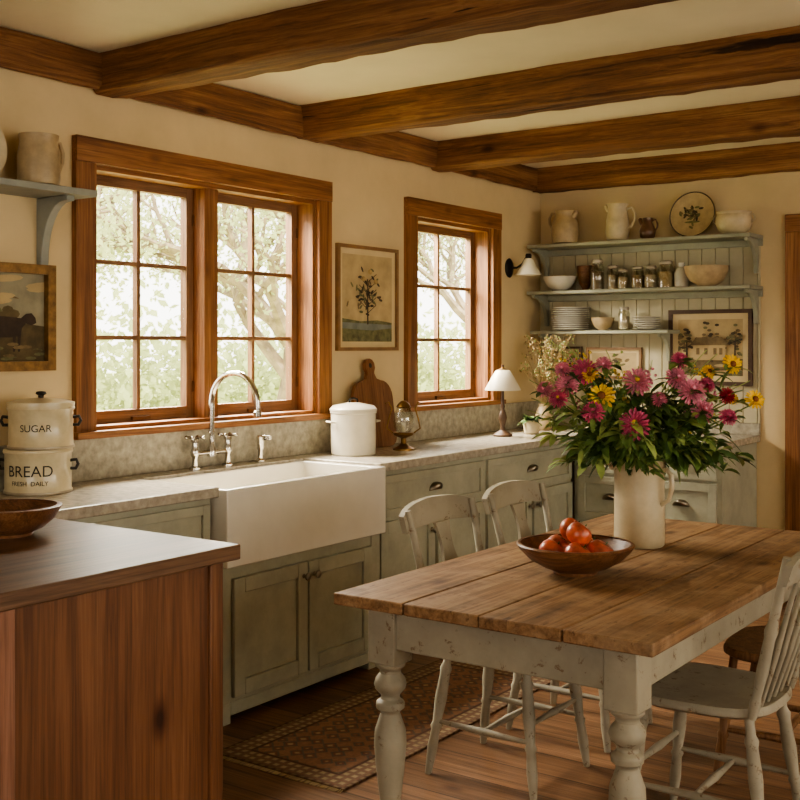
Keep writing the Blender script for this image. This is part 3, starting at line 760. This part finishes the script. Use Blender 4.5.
def jar(x,y,z,r,h,k,lidk='lid',inside=None,name='glass_jar'):
    b=B(); b.vessel([(r*.9,0),(r,.006),(r,h*.75),(r*.8,h*.85),(r*.8,h*.92)],k,t=.003,n=24)
    b.lathe([(0,h*.9),(r*.84,h*.9),(r*.84,h),(r*.7,h+.006),(0,h+.006)],lidk,n=24)
    if inside: b.lathe([(0,.005),(r*.88,.006),(r*.88,h*.62),(0,h*.63)],inside,n=20)
    b.finish(name,(x,y,z))
jar(-3.125,yS,T2,.047,.19,'jar','lid','sepia'); jar(-3.025,yS+.02,T2,.04,.15,'jar','lid','stonew')
jar(-2.94,yS-.02,T2,.034,.12,'jar','lid','papd'); jar(-2.85,yS,T2,.042,.135,'jar','lid','dry'); jar(-2.762,yS,T2,.04,.135,'jar','lid','stonewl')
jar(-2.665,yS,T2,.05,.16,'jar','lid','papd')
pot('ceramic_bottle',(-2.565,yS,T2),[(.035,0),(.042,.008),(.042,.09),(.03,.115),(.018,.125),(.02,.15)],'china')
pot('mixing_bowl',(-2.395,6.53,T2),[(.05,0),(.06,.008),(.1,.035),(.125,.085),(.132,.12)],'stonew')
def stack(name,x,y,z,r,n,k):
    b=B()
    for i in range(n):
        o=i*.0135; b.lathe([(0,o),(r*.55,o),(r*.65,o+.004),(r,o+.010),(r,o+.0135),(r*.62,o+.008),(0,o+.007)],k,n=36,c=(random.uniform(-.003,.003),random.uniform(-.003,.003),0))
    b.finish(name,(x,y,z))
stack('plate_stack',-3.31,6.575,T3,.125,11,'china'); stack('saucer_stack',-2.79,6.575,T3,.085,6,'china')
pot('small_bowl',(-3.085,yS,T3),[(r*.75,z*.95) for r,z in bowl],'stonew'); jar(-2.94,yS,T3,.038,.14,'jar','lid','stonewl')
pot('cream_crock_jug',(-3.485,2.625,2.0305),[(.06,0),(.072,.008),(.077,.03),(.077,.12),(.07,.15),(.068,.165),(.072,.19)],'stonew',[(.072,.165,.06,.035,.008,PI/2)])
plate_up('cream_plate',(-3.50,2.375,2.0305),.125,'stonewl',R90,tilt=.15)

# ------------- pictures --------------
def picture(name,loc,rot,w,h,fw,fk,paint,mat_w=0,bg='paper',fd=.022):
    b=B()
    for s in (-1,1):
        b.box(s*w/2-(fw if s>0 else 0),s*w/2+(0 if s>0 else fw),-fd,0,-h/2,h/2,fk)
        b.box(-w/2+fw,w/2-fw,-fd,0,s*h/2-(fw if s>0 else 0),s*h/2+(0 if s>0 else fw),fk)
    b.box(-w/2+fw*.5,w/2-fw*.5,-.008,-.002,-h/2+fw*.5,h/2-fw*.5,'paper')
    iw,ih=w/2-fw-mat_w,h/2-fw-mat_w; b.n_=0
    def poly(pts,k):
        b.n_+=1; y=-.0085-b.n_*.00011
        b.add([(max(-1,min(1,p[0]))*iw,y,max(-1,min(1,p[1]))*ih) for p in pts],[tuple(range(len(pts)))],k)
    poly([(-1,-1),(1,-1),(1,1),(-1,1)],bg)
    paint(poly); return b.finish(name,loc,rot,bevel=.0)
def ell(x,y,a,c,th=0,n=12):
    return [(x+a*math.cos(q)*math.cos(th)-c*math.sin(q)*math.sin(th),y+a*math.cos(q)*math.sin(th)+c*math.sin(q)*math.cos(th)) for q in [2*PI*j/n for j in range(n)]]
def botan(poly):
    poly([(-1,-1),(1,-1),(1,-.55),(.4,-.5),(-.3,-.53),(-1,-.47)],'pgreen')
    poly([(-1,-.7),(.2,-.74),(1,-.68),(1,-.6),(-1,-.56)],'pblue')
    poly([(-.03,-.6),(.03,-.6),(.02,.4),(-.02,.4)],'sepiad')
    for i in range(9):
        z=-.35+i*.09; s=(-1)**i; poly([(0,z),(0,z+.02),(s*.35,z+.22),(s*.35,z+.2)],'sepiad')
    for i in range(60): poly(ell(random.gauss(0,.27),random.gauss(.12,.26),.08,.03,random.uniform(0,PI),8),random.choice(['pgreen','sepiad','sepiad','sepia']))
    for p in ((.05,.62),(-.22,.45),(.28,.4)): poly(ell(p[0],p[1],.09,.06),'dry')
picture('botanical_print',(WX,4.777,1.695),R90,.53,.55,.018,'framew',botan,.03,'papd')
def cows(poly):
    for i in range(14): poly(ell(random.uniform(-1,1),random.uniform(.3,.9),.35,.08,.1,10),random.choice(['papd','psky','psky','sepia']))
    poly([(-1,-1),(1,-1),(1,-.2),(.3,-.1),(-.4,-.15),(-1,-.05)],'pland')
    for i in range(30): poly(ell(random.uniform(-1,.4),random.uniform(-.15,.16),.12,.1,0,8),random.choice(['pgreen','sepiad','pland']))
    body=[(-.1,-.05),(.1,.02),(.35,.0),(.5,-.02),(.6,.08),(.72,.1),(.8,.0),(.82,-.12),(.72,-.18),(.6,-.14),(.52,-.25),(.5,-.42),(.3,-.46),(.05,-.46),(-.12,-.42),(-.2,-.2)]
    poly(body,'pcow')
    for x in (-.12,-.02,.36,.46): poly([(x-.03,-.4),(x+.04,-.4),(x+.02,-.78),(x-.02,-.78)],'pcow')
    poly([(x*.7-.75,y*.7-.2) for x,y in body],'sepia')
    for i in range(22): poly(ell(random.uniform(-1,1),random.uniform(-.95,-.6),.12,.04,0,8),random.choice(['pgreen','sepia','pland']))
picture('landscape_painting',(WX,2.515,1.553),R90,.50,.40,.036,'gold',cows,0,'psky',.035)
def house(poly):
    poly([(-1,-1),(1,-1),(1,-.4),(-1,-.35)],'sepia')
    for i in range(14): poly(ell(random.uniform(-1,1),random.uniform(-.95,-.5),.2,.05,0,8),random.choice(['pgreen','papd','sepia']))
    for cx,s in ((-.72,.26),(.78,.26),(.1,.3)):
        for i in range(40): poly(ell(cx+random.gauss(0,s*.7),.2+random.gauss(0,s*.8),.07,.05,0,7),random.choice(['sepia','sepiad','pgreen']))
        poly([(cx-.03,-.5),(cx+.03,-.5),(cx+.02,.2),(cx-.02,.2)],'sepiad')
    poly([(-.5,-.45),(.5,-.45),(.5,.1),(-.5,.1)],'papd'); poly([(-.62,.08),(.62,.08),(.4,.36),(-.4,.36)],'sepia')
    for x in (-.35,-.1,.18,.36): poly([(x-.05,-.25),(x+.05,-.25),(x+.05,-.02),(x-.05,-.02)],'sepia')
picture('farmhouse_engraving',(-2.43,BY-.0145,1.435),0,.52,.46,.024,'framed',house,.035,'papd')
def tiny(poly):
    for i in range(14): poly(ell(random.gauss(0,.3),random.gauss(0,.3),.2,.1,random.uniform(0,3),8),random.choice(['sepia','pgreen','sepiad']))
picture('small_print',(-3.36,BY-.0145,1.35),0,.15,.18,.014,'framed',tiny,.015,'papd')
picture('small_print',(-3.06,BY-.0145,1.335),0,.38,.2,.016,'framew',tiny,.02,'papd')
# dried flowers in vase
b=B(); b.vessel([(.04,0),(.055,.02),(.06,.07),(.045,.12),(.03,.15),(.034,.165)],'stonew',n=24)
for i in range(70):
    a=random.uniform(0,2*PI); r=random.uniform(.02,.18); e=Vector((r*math.cos(a),r*math.sin(a)*.8,random.uniform(.33,.58)))
    e.x=max(e.x,-.13); b.tube(curve((0,0,.1),e),.0015,'dry',4)
    for j in range(10): b.sphere(e+Vector((random.gauss(0,.014),random.gauss(0,.014),random.gauss(0,.02))),.0055,random.choice(['dry','dry','paper','gr3']),n=6,m=4)
b.finish('dried_flower_vase',(-3.38,6.34,CT))
b=B(); b.vessel([(.035,0),(.045,.01),(.05,.06),(.042,.085)],'stonewl',n=24)
for i in range(50):
    a=random.uniform(0,2*PI); b.leaf((0,0,.07),(math.cos(a),math.sin(a),random.uniform(.3,1.6)),random.uniform(.07,.13),.014,random.choice(['gr2','gr1']),.5)
b.finish('potted_herb',(-3.28,6.00,CT))
pot('stoneware_crock',(-3.05,6.42,CT),[(.06,0),(.07,.01),(.075,.1),(.06,.15),(.065,.16)],'stonewl')

# ------------- outside ---------------
b=B(); b.box(-60,-3.85,-20,60,-.5,-.4,'grass'); b.finish('garden_lawn')
def tree(loc,h,seed,nl=1300):
    rnd=random.Random(seed); b=B(); tips=[]
    def grow(p,d,L,r,dep):
        n=4; pts=[p]; q=p.copy(); dd=d.copy()
        for i in range(n):
            dd=(dd+Vector((rnd.gauss(0,.13),rnd.gauss(0,.13),rnd.gauss(.02,.08)))).normalized(); q=q+dd*L/n; pts.append(q.copy())
        if min(p.z for p in pts)<.1 and dep<4: return
        b.tube(pts,[r*(1-.35*i/n) for i in range(n+1)],'bark',6)
        if dep==0: tips.append(q); return
        if dep<=2: tips.append(pts[2])
        for i in range(rnd.choice((3,4)) if dep>1 else 3):
            a=rnd.uniform(0,2*PI); s=rnd.uniform(.5,.95)
            nd=(dd+Vector((math.cos(a)*s,math.sin(a)*s,rnd.uniform(-.2,.4)))).normalized()
            grow(pts[-1] if i else pts[-2],nd,L*rnd.uniform(.62,.82),r*.62,dep-1)
    grow(Vector((0,0,0)),Vector((0,0,1)),h*.3,h*.028,4)
    for t in tips:
        for _ in range(int(nl/len(tips))+5):
            p=t+Vector((rnd.gauss(0,.3),rnd.gauss(0,.3),rnd.gauss(0,.22))); d=Vector((rnd.gauss(0,1),rnd.gauss(0,1),rnd.gauss(0,1))).normalized(); e=d.orthogonal().normalized(); s=rnd.uniform(.03,.06)
            if p.z<.1: continue
            b.add([p-d*s,p+e*s*.5,p+d*s,p-e*s*.5],[(0,1,2,3)],'tleaf')
    b.finish('garden_tree',loc)
tree((-10.5,7.2,-.36),5.6,1,3200); tree((-11,12.3,-.36),6.2,2,4000); tree((-15,18.5,-.36),7,5,4000); tree((-17,11,-.36),8,9,4000); tree((-14,23,-.36),7,14,4000)
b=B(); rnd=random.Random(7)
for i in range(12000):
    y=rnd.uniform(3,40); x=-25+rnd.gauss(0,.8); z=abs(rnd.gauss(0,1.3))-.38
    p=Vector((x,y,z)); d=Vector((rnd.gauss(0,1),rnd.gauss(0,1),rnd.gauss(0,1))).normalized(); e=d.orthogonal().normalized(); s=rnd.uniform(.08,.22)
    vs=[p-d*s,p+e*s*.5,p+d*s,p-e*s*.5]
    for v in vs: v.z=max(v.z,-.39)
    b.add(vs,[(0,1,2,3)],'tleaf')
b.finish('garden_hedge')

# ------------- lights & world -------------
w=bpy.data.worlds.new('world'); bpy.context.scene.world=w; w.use_nodes=True
bg=w.node_tree.nodes['Background']; bg.inputs[0].default_value=(1,.965,.88,1); bg.inputs[1].default_value=5.3
def area(name,loc,target,sx,sy,power,col):
    l=bpy.data.lights.new(name,'AREA'); l.shape='RECTANGLE'; l.size=sx; l.size_y=sy; l.energy=power; l.color=col
    o=bpy.data.objects.new(name,l); bpy.context.scene.collection.objects.link(o); o.location=loc
    o.rotation_euler=(Vector(target)-Vector(loc)).to_track_quat('-Z','Y').to_euler()
area('daylight_garden_1',(-4.9,3.6,3.1),(-2.6,3.7,.9),1.8,1.2,860,(1,.92,.76))
area('daylight_garden_2',(-4.9,5.7,3.1),(-2.6,5.5,.9),1.4,1.2,600,(1,.92,.76))
area('fill_side_1',(2.75,1.7,1.7),(-2,2.6,1.1),2.2,1.4,42,(1,.86,.64))  # added fill lamp outside the invented right wall window
area('fill_side_2',(2.75,4.5,1.7),(-2,4.6,1.3),2.2,1.4,66,(1,.86,.64))  # second added fill lamp, brightens the room from the right
area('fill_rear',(-.7,-2.35,1.6),(-1.5,3,1.2),2.8,1.5,30,(1,.86,.64))  # added fill lamp behind the camera, outside the invented rear window
sl=bpy.data.lights.new('sun','SUN'); sl.energy=9; sl.angle=.02; sl.color=(1,.94,.8)
so=bpy.data.objects.new('sun',sl); bpy.context.scene.collection.objects.link(so); so.rotation_euler=Vector((-.55,.35,-.8)).to_track_quat('-Z','Y').to_euler()
try: bpy.context.scene.view_settings.look='AgX - Medium High Contrast'
except Exception as ex: print(ex)

cam=bpy.data.cameras.new('camera'); co=bpy.data.objects.new('camera',cam); bpy.context.scene.collection.objects.link(co)
co.location=(0,0,1.45); co.rotation_euler=(PI/2,0,math.radians(35.3)); cam.lens=50.9; cam.sensor_width=36; cam.shift_y=-.06875
cam.clip_start=.05; cam.clip_end=300
bpy.context.scene.camera=co
